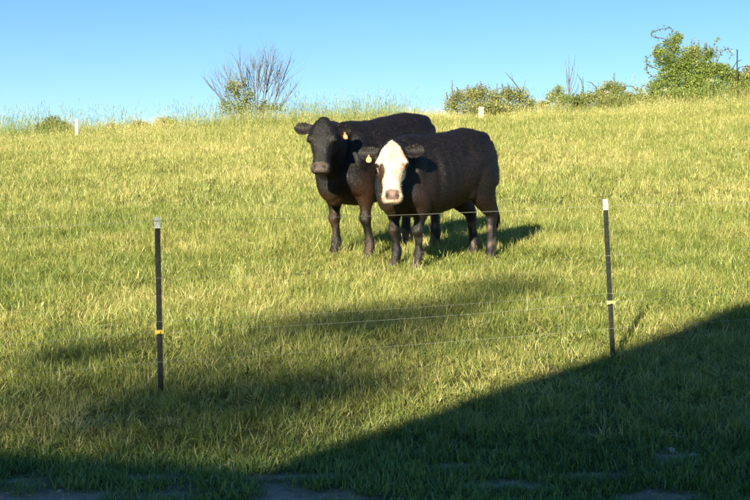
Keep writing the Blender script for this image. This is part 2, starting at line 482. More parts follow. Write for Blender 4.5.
# ------------------------------------------------------------------ cattle
def coat_material(name, gloss=0.5):
    m, nt, b = mat(name)
    c = N(nt, 'ShaderNodeAttribute', attribute_name='coat')
    tc = N(nt, 'ShaderNodeTexCoord').outputs['Object']
    mp = N(nt, 'ShaderNodeMapping'); mp.inputs['Scale'].default_value = (1.0, 2.2, 0.7); nt.links.new(tc, mp.inputs['Vector'])
    f = noise_tex(nt, 26, 6, 0.7, mp.outputs[0])
    f2 = noise_tex(nt, 5, 3, 0.6, tc)
    v = N(nt, 'ShaderNodeMath', operation='MULTIPLY_ADD'); nt.links.new(f, v.inputs[0]); v.inputs[1].default_value = 1.6; v.inputs[2].default_value = 0.2
    mu = N(nt, 'ShaderNodeVectorMath', operation='SCALE'); nt.links.new(c.outputs['Color'], mu.inputs[0]); nt.links.new(v.outputs[0], mu.inputs['Scale'])
    nt.links.new(mu.outputs[0], b.inputs['Base Color'])
    rr = N(nt, 'ShaderNodeMapRange'); nt.links.new(f2, rr.inputs[0]); rr.inputs[1].default_value = 0.3; rr.inputs[2].default_value = 0.7; rr.inputs[3].default_value = 0.42; rr.inputs[4].default_value = 0.62
    nt.links.new(rr.outputs[0], b.inputs['Roughness'])
    b.inputs['Specular IOR Level'].default_value = gloss
    b.inputs['Sheen Weight'].default_value = 0.02
    b.inputs['Sheen Roughness'].default_value = 0.4
    b.inputs['Sheen Tint'].default_value = (0.9, 0.7, 0.5, 1)
    ad = N(nt, 'ShaderNodeMath', operation='MULTIPLY_ADD'); nt.links.new(noise_tex(nt, 120, 3, 0.6, mp.outputs[0]), ad.inputs[0]); ad.inputs[1].default_value = 0.35; nt.links.new(f, ad.inputs[2])
    bump(nt, b, ad.outputs[0], 0.55, 0.02)
    return m
coat_mat = coat_material('coat', 0.4)
hair_mat, nt, b = mat('hair')
c = N(nt, 'ShaderNodeAttribute', attribute_name='coat'); nt.links.new(c.outputs['Color'], b.inputs['Base Color'])
b.inputs['Roughness'].default_value = 0.46; b.inputs['Specular IOR Level'].default_value = 0.42
eye_mat, nt, b = mat('eye'); b.inputs['Base Color'].default_value = (0.012, 0.008, 0.006, 1); b.inputs['Roughness'].default_value = 0.08
hoof_mat = simple('horn', (0.02, 0.017, 0.014), (0.07, 0.055, 0.04), 20, 0.5)
switch_mat = simple('tail_hair', (0.008, 0.006, 0.005), (0.035, 0.025, 0.018), 40, 0.5)
tag_mat = simple('tag_plastic', (0.50, 0.30, 0.13), (0.56, 0.36, 0.18), 9, 0.45, 0.05)
tag_orange = simple('tag_button', (0.46, 0.13, 0.025), (0.52, 0.17, 0.04), 9, 0.45, 0.05)
tag_pale = simple('tag_pale', (0.42, 0.20, 0.08), (0.48, 0.25, 0.11), 9, 0.45, 0.05)

FRONT = [((.50, .14, .84), .08, .17), ((.47, .175, .74), .088, .155), ((.42, .18, .64), .085, .125), ((.415, .175, .53), .063, .083), ((.425, .17, .44), .046, .052), ((.435, .165, .375), .057, .060), ((.425, .165, .315), .038, .045), ((.412, .165, .22), .033, .038), ((.412, .165, .14), .047, .052), ((.428, .165, .085), .041, .046), ((.44, .165, .045), .05, .06)]
HIND = [((-.50, .13, 1.0), .13, .22), ((-.52, .165, .84), .135, .24), ((-.51, .175, .70), .11, .20), ((-.58, .17, .57), .078, .125), ((-.655, .165, .46), .056, .078), ((-.655, .16, .38), .047, .06), ((-.64, .16, .26), .040, .049), ((-.632, .16, .14), .049, .054), ((-.612, .16, .085), .045, .05), ((-.60, .16, .045), .05, .062)]
TRUNK = [(-.81, 1.17, .98, .09), (-.77, 1.235, .82, .18), (-.68, 1.28, .70, .245), (-.55, 1.30, .64, .275), (-.40, 1.305, .60, .285), (-.2, 1.285, .545, .30), (0, 1.27, .51, .315), (.2, 1.27, .495, .305), (.36, 1.28, .50, .27), (.5, 1.255, .53, .235), (.62, 1.18, .57, .19), (.72, 1.06, .58, .125), (.77, .96, .66, .06)]

def ear_solid(mb, base, d, wd, nrm, L, W, cup=0.55, th=0.012):
    """leaf-shaped cupped ear; d outwards, wd across, nrm towards the opening"""
    ns, ntt = 12, 8
    front, back = [], []
    for i in range(ns + 1):
        s = i / ns
        w = W * (0.45 + 1.35 * s) * (1 - s ** 2.1) ** 0.65 * 0.85 if s < 1 else 0.0
        w = max(w, W * 0.08)
        for j in range(ntt + 1):
            t = -1 + 2 * j / ntt
            p = base + d * (L * s) + wd * (t * w - 0.10 * L * s * s) + nrm * (cup * w * (t * t - 0.5) - 0.02 * s)
            front.append(p + nrm * th); back.append(p - nrm * th)
    m = ntt + 1; off = len(front); fs = []
    for i in range(ns):
        for j in range(ntt):
            a, b_, c, dd = i * m + j, i * m + j + 1, (i + 1) * m + j + 1, (i + 1) * m + j
            fs.append((a, b_, c, dd)); fs.append((off + dd, off + c, off + b_, off + a))
    rim = [i * m for i in range(ns + 1)] + [ns * m + j for j in range(1, m)] + [i * m + ntt for i in range(ns - 1, -1, -1)] + [j for j in range(ntt - 1, 0, -1)]
    for q in range(len(rim)):
        a, b_ = rim[q], rim[(q + 1) % len(rim)]
        fs.append((a, b_, off + b_, off + a))
    mb.add(front + back, fs)

def make_cow(name, root_xy, heading, scale, head_at, head_u, head_v, head_s, steps, white_face, tag_side, ears, label, neck_drop=0.0, tilt=0.0, hwid=1.0):
    hx, hy = heading
    f = Vector((hx, hy, SLOPE * hy * 0.9 - math.tan(R(tilt)))).normalized()
    l = Vector((-f.y, f.x, 0)).normalized()
    u = f.cross(l)
    M = Matrix(((f.x, l.x, u.x, root_xy[0]), (f.y, l.y, u.y, root_xy[1]), (f.z, l.z, u.z, gz(*root_xy)), (0, 0, 0, 1)))
    Mi = M.inverted(); M3 = Mi.to_3x3()
    S = scale
    mb = MB()
    loft(mb, [(Vector((x, 0, (t + b_) / 2)) * S, w * S, (t - b_) / 2 * S) for x, t, b_, w in TRUNK], (0, 1, 0), 32, True, (1, 0, 0), 2.25, 4, 0.22)
    # muscle and bone masses
    for sy in (-1, 1):
        mb.ell(Vector((.43, .175 * sy, .93)) * S, (.13 * S, .085 * S, .25 * S))
        mb.ell(Vector((.56, .13 * sy, .78)) * S, (.11 * S, .09 * S, .13 * S))
        mb.ell(Vector((-.77, .10 * sy, 1.12)) * S, (.06 * S, .05 * S, .06 * S))
        mb.ell(Vector((-.30, .20 * sy, .74)) * S, (.17 * S, .05 * S, .13 * S))
    mb.ell(Vector((.62, 0, .67)) * S, (.12 * S, .10 * S, .15 * S))
    hooves = []
    for li, (chain, sy) in enumerate(((FRONT, 1), (FRONT, -1), (HIND, 1), (HIND, -1))):
        dx, dy, lift = steps[li]
        top = chain[0][0][2]
        base = chain[-1][0]
        hp = Vector(((base[0] + dx) * S, (base[1] * sy + dy) * S, 0))
        wp = M @ hp
        dz = (M3 @ Vector((0, 0, gz(wp.x, wp.y) - wp.z))).z + lift
        secs = []
        for (c, a, b_) in chain:
            k = min(max((top - c[2]) / top, 0), 1)
            k2 = k * k * (1.6 - 0.6 * k)
            secs.append((Vector(((c[0] + dx * k2) * S, (c[1] * sy + dy * k) * S, c[2] * S + dz * k)), a * S, b_ * S))
        loft(mb, secs, (0, 1, 0), 16, True, None, 2.0, 4)
        hooves.append(secs[-1][0])
    # head frame
    hs_ = head_s
    Hc = Mi @ head_at
    U = (M3 @ Vector(head_u)).normalized(); Vv = M3 @ Vector(head_v); Vv = (Vv - U * Vv.dot(U)).normalized(); W = Vv.cross(U)   # W towards the cow's left
    if W.dot(M3 @ Vector((1, 0, 0))) < 0: W = -W
    O = Hc - U * 0.25 * hs_ - Vv * 0.0
    def hp_(u_, v_, w_): return O + (U * u_ + Vv * v_ + W * (w_ * hwid)) * hs_
    HEAD = [(-.035, .03, .045, .04), (-.015, .045, .075, .075), (.03, .06, .105, .115), (.09, .065, .122, .135), (.15, .068, .128, .14), (.21, .066, .112, .135), (.28, .06, .090, .115), (.35, .055, .076, .09), (.41, .055, .076, .078), (.455, .058, .086, .075), (.49, .055, .086, .068), (.515, .045, .072, .052), (.528, .03, .05, .035)]
    loft(mb, [(hp_(u_, vt - hd, 0), w_ * hs_ * hwid, hd * hs_) for u_, vt, w_, hd in HEAD], W, 24, True, U, 2.35, 3)
    rotH = Matrix((W, Vv, U)).transposed()
    for sy in (-1, 1):
        mb.ell(hp_(.165, .015, .103 * sy), (.034 * hs_, .045 * hs_, .05 * hs_), rotH)       # eye socket
        mb.ell(hp_(.20, -.10, .075 * sy), (.045 * hs_, .09 * hs_, .10 * hs_), rotH)          # cheek
        mb.ell(hp_(.47, .028, .05 * sy), (.038 * hs_, .035 * hs_, .036 * hs_), rotH)         # nostril wing
    mb.ell(hp_(.475, -.075, 0), (.055 * hs_, .04 * hs_, .05 * hs_), rotH)                    # chin
    mb.ell(hp_(-.02, -.01, 0), (.065 * hs_, .06 * hs_, .05 * hs_), rotH)                     # poll
    # neck
    n0 = Vector((.30, 0, .97)) * S; n1 = Vector((.52, 0, .95)) * S
    n3 = hp_(.09, -.11, 0)
    n2 = (n1 * 0.5 + n3 * 0.5) + Vector((0, 0, .0 - neck_drop))
    loft(mb, [(n0, .20 * S, .30 * S), (n1, .19 * S, .30 * S), (n2, .135 * S, .235 * S), (n3 * 0.75 + n2 * 0.25, .11 * S, .18 * S), (n3, .098 * hs_, .135 * hs_)], (0.0, 1, 0), 24, True, None, 2.1, 4)
    loft(mb, [(n1 - Vector((-.06, 0, .20)) * S, .05 * S, .12 * S), (n2 - Vector((0, 0, .17)) * S, .03 * S, .09 * S), (n3 * 0.8 + n2 * 0.2 - Vector((0, 0, .10)), .03, .05)], (0, 1, 0), 12)   # dewlap
    # ears
    ear_pts = {}
    for sy in (-1, 1):
        up_, fw_ = ears[sy]
        d = (W * sy * 1.0 - U * up_ + Vv * fw_).normalized()
        wd = (U - d * U.dot(d)).normalized()
        nr = d.cross(wd); nr = nr if nr.dot(Vv) > 0 else -nr
        bp = hp_(.045, -.03, .085 * sy)
        ear_solid(mb, bp, d, wd, nr, .215 * hs_, .080 * hs_)
        ear_pts[sy] = (bp + d * .115 * hs_ + nr * .002 + wd * .03 * hs_, d, wd, nr)
    # tail
    tl = [(-.74, 1.22), (-.83, 1.20), (-.865, 1.08), (-.86, .9), (-.85, .7), (-.845, .52)]
    loft(mb, [(Vector((x, .012 * i, z)) * S, r * S, r * S) for i, ((x, z), r) in enumerate(zip(tl, (.055, .045, .032, .024, .019, .016)))], (0, 1, 0), 10)
    # one continuous skin
    me0 = bpy.data.meshes.new('tmp'); me0.from_pydata(mb.v, [], mb.f); me0.update()
    tmp = bpy.data.objects.new('tmp', me0); COL.objects.link(tmp)
    md = tmp.modifiers.new('r', 'REMESH'); md.mode = 'VOXEL'; md.voxel_size = 0.0115; md.use_smooth_shade = True
    sm = tmp.modifiers.new('s', 'SMOOTH'); sm.factor = 0.5; sm.iterations = 7
    dg = bpy.context.evaluated_depsgraph_get()
    body = bpy.data.meshes.new_from_object(tmp.evaluated_get(dg))
    bpy.data.objects.remove(tmp); bpy.data.meshes.remove(me0)
    body.name = 'body'
    nv = len(body.vertices)
    co = np.empty(nv * 3, np.float32); body.vertices.foreach_get('co', co); co = co.reshape(-1, 3).astype(float)
    # head coordinates of every vertex
    q = (co - np.array(O)) / hs_
    hu, hv, hw = q @ np.array(U), q @ np.array(Vv), q @ np.array(W) / hwid
    # nostrils, mouth line, eye hollows
    disp = np.zeros_like(co)
    nost = np.zeros(nv); mouth = np.zeros(nv)
    for sy in (-1, 1):
        d2 = ((hu - .475) / .020) ** 2 + ((hw - .043 * sy - (hu - .475) * 0.4 * sy) / .017) ** 2
        k = np.exp(-d2) * (hv > -.02)
        nost = np.maximum(nost, k)
    disp -= (nost[:, None] * 0.022 * hs_) * np.array(Vv)
    mouth = np.exp(-((hu - (.512 + (hv + .04) * 0.5)) / .007) ** 2) * (hv < .0) * (hv > -.12) * (np.abs(hw) < .1)
    mouth = np.where(hu > .40, mouth, 0)
    # gentle muscle relief
    rel = np.array([mnoise.noise(Vector((p[0] * 5.5, p[1] * 5.5, p[2] * 4.0))) + 0.5 * mnoise.noise(Vector((p[0] * 13, p[1] * 13, p[2] * 9))) for p in co])
    nor = np.empty(nv * 3, np.float32); body.vertex_normals.foreach_get('vector', nor); nor = nor.reshape(-1, 3)
    amp = np.where(hu > -.1, 0.0, 1.0) * np.where(np.linalg.norm(q, axis=1) < 0.75, 0.25, 1.0)
    disp += nor * (rel * 0.014 * np.clip(amp, 0.15, 1) * smooth(.15, .6, co[:, 2] / S))[:, None]
    # hollows behind the shoulder, before the hip and along the flank
    for cx, cy, cz, rx, ry, rz, dp in ((-.27, .25, 1.08, .10, .15, .09, .030), (.25, .26, .88, .05, .15, .22, .020), (-.62, .2, 1.16, .08, .12, .08, .016), (.02, .3, .98, .035, .2, .16, .007), (.12, .3, .96, .035, .2, .17, .007), (-.08, .3, .98, .035, .2, .15, .007), (.60, .13, .98, .06, .12, .16, .022), (-.40, .2, .66, .07, .12, .09, .02)):
        for sy in (-1, 1):
            k = np.exp(-((co[:, 0] / S - cx) / rx) ** 2 - ((co[:, 1] / S - cy * sy) / ry) ** 2 - ((co[:, 2] / S - cz) / rz) ** 2)
            disp -= nor * (k * dp * S)[:, None]
    body.vertices.foreach_set('co', (co + disp).astype(np.float32).ravel())
    # coat colours
    C = np.empty((nv, 4)); C[:] = (0.0066, 0.0054, 0.0052, 1)
    zz = co[:, 2] / S
    n2a = np.array([mnoise.noise(Vector((p[0] * 3.1 + 5, p[1] * 3.1, p[2] * 2.6))) for p in co])
    n3a = np.array([mnoise.noise(Vector((p[0] * 17, p[1] * 17, p[2] * 11))) for p in co])
    def mixc(k, c):
        k = np.clip(k, 0, 1)[:, None]
        C[:, :3] = C[:, :3] * (1 - k) + np.array(c) * k
    mixc(smooth(.0, .6, n2a) * 0.7 * smooth(1.05, .75, zz), (0.022, 0.012, 0.008))        # rusty tinge low on the flanks
    rust = smooth(.86, .60, zz) * smooth(.40, .58, co[:, 0] / S + 0.25 * n2a) * (0.25 if white_face else 0.8)
    mixc(rust * smooth(-.45, .25, n2a), (0.042, 0.019, 0.010))                            # brown brisket
    mud = smooth(.46, .30, zz) * smooth(.05, .35, n3a + 0.25 * n2a)
    mixc(mud * np.where(co[:, 0] < 0, 0.75, 0.28), (0.13, 0.10, 0.075))
    ishead = (hu > -.08) & (hu < .6) & (np.abs(hw) < .15) & (hv > -.24)
    isear = (np.abs(hw) > .135) & (np.abs(hu - .05) < .17) & (hv > -.2) & (np.abs(hw) < .35) & (np.linalg.norm(q, axis=1) < .4)
    if white_face:
        wob = 0.018 * n3a
        half = np.interp(hu, [-.06, -.03, .02, .08, .14, .3, .45, .53], [0.0, .012, .062, .105, .135, .14, .14, .14]) + wob
        k = ishead & (np.abs(hw) < half) & (hv > -.105 + wob * 1.5 - 0.04 * smooth(.3, .5, hu)) & (hu < .545)
        kk = np.where(k, 1.0, 0.0)
        mixc(kk, (0.62, 0.51, 0.38))
        mixc(kk * 0.45 * smooth(.05, .5, n3a), (0.55, 0.34, 0.20))
        mixc(kk * 0.45 * np.exp(-((hu - .13) / .05) ** 2 - (hw / .05) ** 2), (0.45, 0.25, 0.14))
        mixc(np.where(ishead, 1, 0) * smooth(1.15, .8, ((hu - .245) / .070) ** 2 + ((hw + .086) / .028) ** 2 + 0.3 * n3a), (0.05, 0.026, 0.014))   # dark patch at one eye
        mixc(kk * 0.85 * smooth(1.2, .7, ((hu - .190 - (hw - .1) * .5) / .020) ** 2 + ((hw - .105) / .03) ** 2), (0.08, 0.04, 0.025))
        mixc(kk * 0.35 * smooth(1.3, .5, ((hu - .215) / .05) ** 2 + ((hw - .095) / .03) ** 2), (0.40, 0.24, 0.14))
        mixc(kk * smooth(1.35, .75, ((hu - .462) / .046) ** 4 + ((hw) / .058) ** 4) * (hv > -.035), (0.115, 0.066, 0.05))   # nose pad
        mixc(kk * 0.7 * smooth(1.2, .3, ((hu - .45) / .03) ** 2 + ((hw) / .035) ** 2) * (hv > -.02), (0.30, 0.20, 0.16))
    else:
        mixc(np.where(ishead, 1, 0) * 0.8 * smooth(1.2, .8, ((hu - .472) / .05) ** 4 + ((hw) / .08) ** 4) * (hv > -.03), (0.085, 0.062, 0.052))
        mixc(np.where(ishead, 1, 0) * 0.4 * np.exp(-((hu - .53) / .02) ** 2) * (hv < .0), (0.25, 0.2, 0.16))
    mixc(np.where(isear, 0.9, 0), (0.007, 0.0055, 0.005))
    mixc(np.where(isear, 0.55, 0) * smooth(0, .02, nor @ np.array(Vv) - .5), (0.012, 0.008, 0.006))
    mixc(nost, (0.008, 0.005, 0.004)); mixc(mouth * 0.85, (0.02, 0.01, 0.008))
    ca = body.color_attributes.new('coat', 'FLOAT_COLOR', 'POINT'); ca.data.foreach_set('color', C.astype(np.float32).ravel())
    # short hair lying along the coat
    r = np.random.default_rng(nv)
    pick = r.integers(0, nv, int(nv * 5))
    base_p = (co + disp)[pick] + r.normal(0, .004, (len(pick), 3)); nn = nor[pick].astype(float)
    fl = np.stack([-0.75 + 0 * pick, 0.0 * pick, -0.65 + 0 * pick], -1)
    sw = np.stack([vnoise(base_p[:, 0] * 4, base_p[:, 2] * 4 + base_p[:, 1] * 3, 5) - .5, vnoise(base_p[:, 2] * 4, base_p[:, 0] * 4, 6) - .5, vnoise(base_p[:, 1] * 4 + 9, base_p[:, 0] * 4 + base_p[:, 2], 7) - .5], -1)
    hd_ = (hu[pick] > -.1) & (np.linalg.norm(q[pick], axis=1) < .65)
    fl = np.where(hd_[:, None], np.array(U) * 1.0, fl) + sw * 1.3 + r.normal(0, .22, (len(pick), 3))
    fl -= (fl * nn).sum(1)[:, None] * nn; fl /= np.linalg.norm(fl, axis=1)[:, None] + 1e-9
    sd_ = np.cross(nn, fl)
    Lh = np.where(hd_, .008, np.where(co[pick][:, 2] / S < .5, .011, .017)) * r.uniform(.6, 1.4, len(pick))
    lift = r.uniform(.04, .22, len(pick))
    tip = base_p + (fl + nn * lift[:, None]) * Lh[:, None]
    wv = (sd_ + nn * r.normal(0, .3, len(pick))[:, None]) * (.0011 * r.uniform(.7, 1.4, len(pick)))[:, None]
    Vh = np.stack([base_p - wv, base_p + wv, tip], 1).reshape(-1, 3)
    hair = mesh_np('hair', Vh, np.arange(len(Vh)).reshape(-1, 3))
    Ch = np.repeat(C[pick] * np.concatenate([r.uniform(.75, 1.4, (len(pick), 1)).repeat(3, 1), np.ones((len(pick), 1))], 1), 3, 0)
    ha = hair.color_attributes.new('coat', 'FLOAT_COLOR', 'POINT'); ha.data.foreach_set('color', Ch.astype(np.float32).ravel())
    body.materials.clear()
    root = empty(name)
    link('hair', hair, hair_mat, root)['kind'] = 'stuff'
    root.matrix_world = M
    link('body', body, coat_mat, root, True)
    # parts
    for sy in (-1, 1):
        e = MB(); e.ell(hp_(.188, .030, .118 * sy), (.020 * hs_, .022 * hs_, .022 * hs_), rotH); e.build('eye', eye_mat, root, True)
        if white_face and sy == 1:
            pass
    for hp in hooves:
        e = MB()
        for t in (-1, 1):
            c = hp + Vector((.018, .024 * t, 0)) * S
            loft(e, [(c + Vector((0, 0, .02)) * S, .022 * S, .038 * S), (c + Vector((.01, .002 * t, -.02)) * S, .025 * S, .046 * S), (c + Vector((.02, .003 * t, -.05)) * S, .027 * S, .054 * S)], (0, 1, 0), 10, False, (0, 0, 1))
        e.build('hoof', hoof_mat, root, True)
    e = MB()
    rr = random.Random(3)
    for i in range(26):
        a = rr.uniform(0, 6.28); r0 = .012 * S; sp = rr.uniform(.01, .05) * S
        b0 = Vector((-.845, .06, .55)) * S
        pts = [b0 + Vector((math.cos(a) * r0, math.sin(a) * r0, 0)), b0 + Vector((math.cos(a) * sp, math.sin(a) * sp, -.16 * S)), b0 + Vector((math.cos(a) * sp * .8 + rr.uniform(-.02, .02), math.sin(a) * sp * .8, -rr.uniform(.25, .37) * S))]
        e.tube(pts, [.007 * S, .008 * S, .001], 5)
    e.build('tail_switch', switch_mat, root, True)
    # ear tag
    p, d, wd, nr = ear_pts[tag_side]
    fr = Vector((d * 0.96 + nr * 0.1)).normalized()
    n_ = nr; dn = (M3 @ Vector((0, 0, -1))); dn = (dn - n_ * dn.dot(n_)).normalized(); sd = n_.cross(dn)
    p0 = p + n_ * (.026 * hs_)
    out = [(-.009, -.012), (.009, -.012), (.011, .008), (.026, .026), (.029, .050), (.022, .068), (0, .074), (-.022, .068), (-.029, .050), (-.026, .026), (-.011, .008)]
    def plate(mbx, pts, off, th):
        a = [p0 + sd * x + dn * y + n_ * (off + 0.12 * max(y, 0)) for x, y in pts]; bk = [c - n_ * th for c in a]
        n = len(a)
        mbx.add(a + bk, [tuple(range(n)), tuple(reversed(range(n, 2 * n)))] + [(i, n + i, n + (i + 1) % n, (i + 1) % n) for i in range(n)])
    e = MB(); plate(e, [(x * .86, y * .86) for x, y in out], 0.0, .003)
    tg = e.build('ear_tag', tag_pale if white_face else tag_orange, root)
    e = MB(); plate(e, [(x * .58, .012 + y * .60) for x, y in out], .002, .0015)
    e.build('tag_panel', tag_pale if white_face else tag_mat, tg)
    e = MB(); e.ell(p0 + n_ * .004 - dn * .002, (.009, .009, .006)); e.build('button', tag_orange if not white_face else tag_pale, tg, True)
    tag(root, label, 'cow', 'two cattle behind the fence')
    return root

make_cow('cow', (.62, 12.335), (-.68, -.733), 0.975, at(392, 173, 11.45), (.01, -.24, -.97), (0, -.97, .24), 1.0,
         [(.05, -.05, 0), (.03, .0, 0), (.02, .0, 0), (-.12, .02, 0)], True, -1, {-1: (-.12, -.05), 1: (.02, -.05)},
         'black cow with a cream-white face standing in front, tail end to the right', tilt=1.5, hwid=1.07)
make_cow('cow', (.085, 13.14), (-.64, -.768), 1.06, at(322, 147, 12.05), (-.05, -.26, -.96), (-.16, -.96, .2), 0.94,
         [(.0, .03, 0), (.04, -.03, 0), (.0, .0, 0), (.08, .0, 0)], False, 1, {-1: (-.02, -.02), 1: (-.02, -.75)},
         'all-black cow with an orange ear tag standing behind the white-faced one', tilt=3.0, hwid=1.14)

# ------------------------------------------------------------------ fence
post_mat = simple('painted_steel', (0.010, 0.013, 0.012), (0.028, 0.032, 0.028), 25, 0.5, 0.3, 0.004)
cap_mat = simple('white_paint', (0.62, 0.60, 0.55), (0.78, 0.76, 0.70), 30, 0.6, 0.2, 0.003)
yel_mat = simple('yellow_plastic', (0.75, 0.50, 0.03), (0.85, 0.60, 0.05), 12, 0.4, 0.1)
grn_mat = simple('faded_plastic', (0.34, 0.36, 0.12), (0.42, 0.42, 0.17), 12, 0.5, 0.1)
wire_mat, nt, b = mat('galvanised_wire'); b.inputs['Base Color'].default_value = (0.42, 0.42, 0.34, 1); b.inputs['Metallic'].default_value = 0.3; b.inputs['Roughness'].default_value = 0.45

WH = [.935, .63, .40, .345, .185]
def fence_post(x, y, h, lean, capl, clipm, label, seed):
    base = Vector((x, y, gz(x, y)))
    root = empty('fence_post', base)
    root.rotation_euler = (0, R(-lean), R(seed * 3))
    prof = [(-.0145, -.003), (.0145, -.003), (.0145, .003), (.003, .004), (.003, .026), (-.003, .026), (-.003, .004), (-.0145, .003)]
    def ext(mb, z0, z1, g=0.0):
        n = len(prof); c = Vector((0, .006, 0))
        a = [Vector((px_ + math.copysign(g, px_), py_ + math.copysign(g, py_ - .006), z0)) for px_, py_ in prof]
        b_ = [Vector((p.x, p.y, z1)) for p in a]
        mb.add(a + b_, [tuple(reversed(range(n))), tuple(range(n, 2 * n))] + [(i, (i + 1) % n, n + (i + 1) % n, n + i) for i in range(n)])
    m = MB(); ext(m, -.25, h - capl)
    m.build('shaft', post_mat, root)
    for i in range(int((h - .12) / .055)):
        s = MB(); s.box((0, -.0055, .06 + i * .055), (.011, .006, .014), None, 0.8)
        s.build('stud', post_mat, root)
    m = MB(); ext(m, h - capl, h, 0.0006); m.build('painted_tip', cap_mat, root)
    for i, wz in enumerate(WH):
        m = MB()
        if i == 3:
            m.box((0, -.010, wz), (.034, .016, .020)); m.box((-.020, -.004, wz), (.007, .026, .024)); m.box((.020, -.004, wz), (.007, .026, .016))
            m.box((0, -.021, wz), (.014, .012, .012))
            m.build('insulator', clipm, root)
        else:
            m.tube([Vector((-.02, .004, wz)), Vector((-.016, -.008, wz)), Vector((.016, -.008, wz)), Vector((.02, .004, wz))], .0011, 5)
            m.build('wire_tie', wire_mat, root)
    tag(root, label, 'fence post', 'steel posts of the wire fence')
    return root
post_mat.node_tree.nodes['Principled BSDF'].inputs['Specular IOR Level'].default_value = 0.15
PL = on_ground(161, 6.9); PR = on_ground(613, 7.94)
stepv = Vector((PR.x - PL.x, PR.y - PL.y, 0))
LP = PL - stepv * 0.97; RP = PR + stepv * 1.02
fence_post(PL.x, PL.y, .955, 1.2, .06, yel_mat, 'dark steel fence post with yellow insulator, left of the cattle', 1)
fence_post(PR.x, PR.y, .975, 2.9, .065, grn_mat, 'dark leaning fence post with white tip, right of the cattle at the shade edge', 2)
fence_post(LP.x, LP.y, .95, 0.5, .06, yel_mat, 'dark steel fence post beyond the left edge of the picture', 3)
fence_post(RP.x, RP.y, .95, -0.7, .06, grn_mat, 'dark steel fence post beyond the right edge of the picture', 1)
def top_at(p, h, lean):
    return Vector((p.x - math.sin(R(lean)) * h, p.y - .012, gz(p.x, p.y) + h))
names = ['topmost', 'second from top', 'middle', 'second from bottom', 'lowest']
rw = random.Random(5)
for i, wz in enumerate(WH):
    m = MB(); pts = []
    anch = [top_at(LP, wz, .5), top_at(PL, wz, 1.2), top_at(PR, wz, 2.9), top_at(RP, wz, -.7)]
    for a, b_ in zip(anch[:-1], anch[1:]):
        sag = rw.uniform(.004, .018)
        for k in range(14):
            t = k / 14
            p = a.lerp(b_, t); p.z -= sag * 4 * t * (1 - t)
            pts.append(p)
    pts.append(anch[-1])
    m.tube(pts, (.0008, .0004, .0006, .0007, .0007)[i], 5)
    w = m.build('fence_wire', wire_mat, None, True)
    tag(w, f'thin pale fence wire, {names[i]} of the five between the posts', 'wire', 'strands of the wire fence')

# ------------------------------------------------------------------ shrubs and posts on the skyline
def leaf_cloud(pts, size, seed, updir=0.3):
    """diamond leaves at pts (n,3)"""
    r = np.random.default_rng(seed)
    n = len(pts)
    d = r.normal(0, 1, (n, 3)); d[:, 2] = d[:, 2] * 0.7 + updir; d /= np.linalg.norm(d, axis=1)[:, None]
    e = r.normal(0, 1, (n, 3)); e -= (e * d).sum(1)[:, None] * d; e /= np.linalg.norm(e, axis=1)[:, None]
    s = size * r.uniform(0.6, 1.4, n)[:, None]
    nn = np.cross(d, e)
    v = np.stack([pts - d * s * .5, pts + e * s * .28 + nn * s * .05, pts + d * s * .6, pts - e * s * .28 + nn * s * .05], 1).reshape(-1, 3)
    f = np.arange(4 * n).reshape(n, 4)
    return v, f
def leaf_obj(name, pts, size, material, parent, seed, base=0.5, var=0.16):
    v, f = leaf_cloud(pts, size, seed)
    me = mesh_np(name, v, f)
    r = np.random.default_rng(seed + 1)
    n = len(pts)
    cl = fnoise(pts[:, 0] * 2.2, pts[:, 2] * 2.2 + pts[:, 1], seed % 13)
    val = base + r.normal(0, var, n) + 0.5 * (cl - 0.5)
    a = me.attributes.new('rnd', 'FLOAT', 'POINT'); a.data.foreach_set('value', np.repeat(val, 4).astype(np.float32))
    return link(name, me, material, parent)
bush_green = leafy('bush_leaves', [(0.0, (0.06, 0.10, 0.018)), (0.4, (0.17, 0.24, 0.042)), (0.75, (0.29, 0.35, 0.075)), (1.0, (0.40, 0.42, 0.13))], 'rnd')
bush_olive = leafy('olive_leaves', [(0.0, (0.09, 0.11, 0.035)), (0.4, (0.22, 0.25, 0.075)), (0.75, (0.34, 0.34, 0.12)), (1.0, (0.46, 0.41, 0.19))], 'rnd')
bush_rust = leafy('russet_leaves', [(0.0, (0.06, 0.04, 0.02)), (0.5, (0.17, 0.12, 0.055)), (1.0, (0.30, 0.21, 0.10))], 'rnd')
plume_mat = leafy('plume', [(0.0, (0.16, 0.17, 0.075)), (0.6, (0.26, 0.25, 0.12)), (1.0, (0.36, 0.32, 0.18))], 'rnd')
bark = simple('bark', (0.07, 0.064, 0.062), (0.15, 0.137, 0.132), 14, 0.85, 0.6, 0.01)
bark_dark = simple('dark_bark', (0.05, 0.042, 0.035), (0.12, 0.10, 0.08), 14, 0.9, 0.6, 0.01)
white_mat = simple('weathered_white', (0.62, 0.58, 0.50), (0.80, 0.76, 0.68), 12, 0.7, 0.2)
cream_mat = simple('cream_petals', (0.45, 0.38, 0.24), (0.60, 0.52, 0.34), 12, 0.8, 0.2)
palewood = simple('pale_wood', (0.42, 0.33, 0.22), (0.58, 0.47, 0.33), 10, 0.8, 0.4)

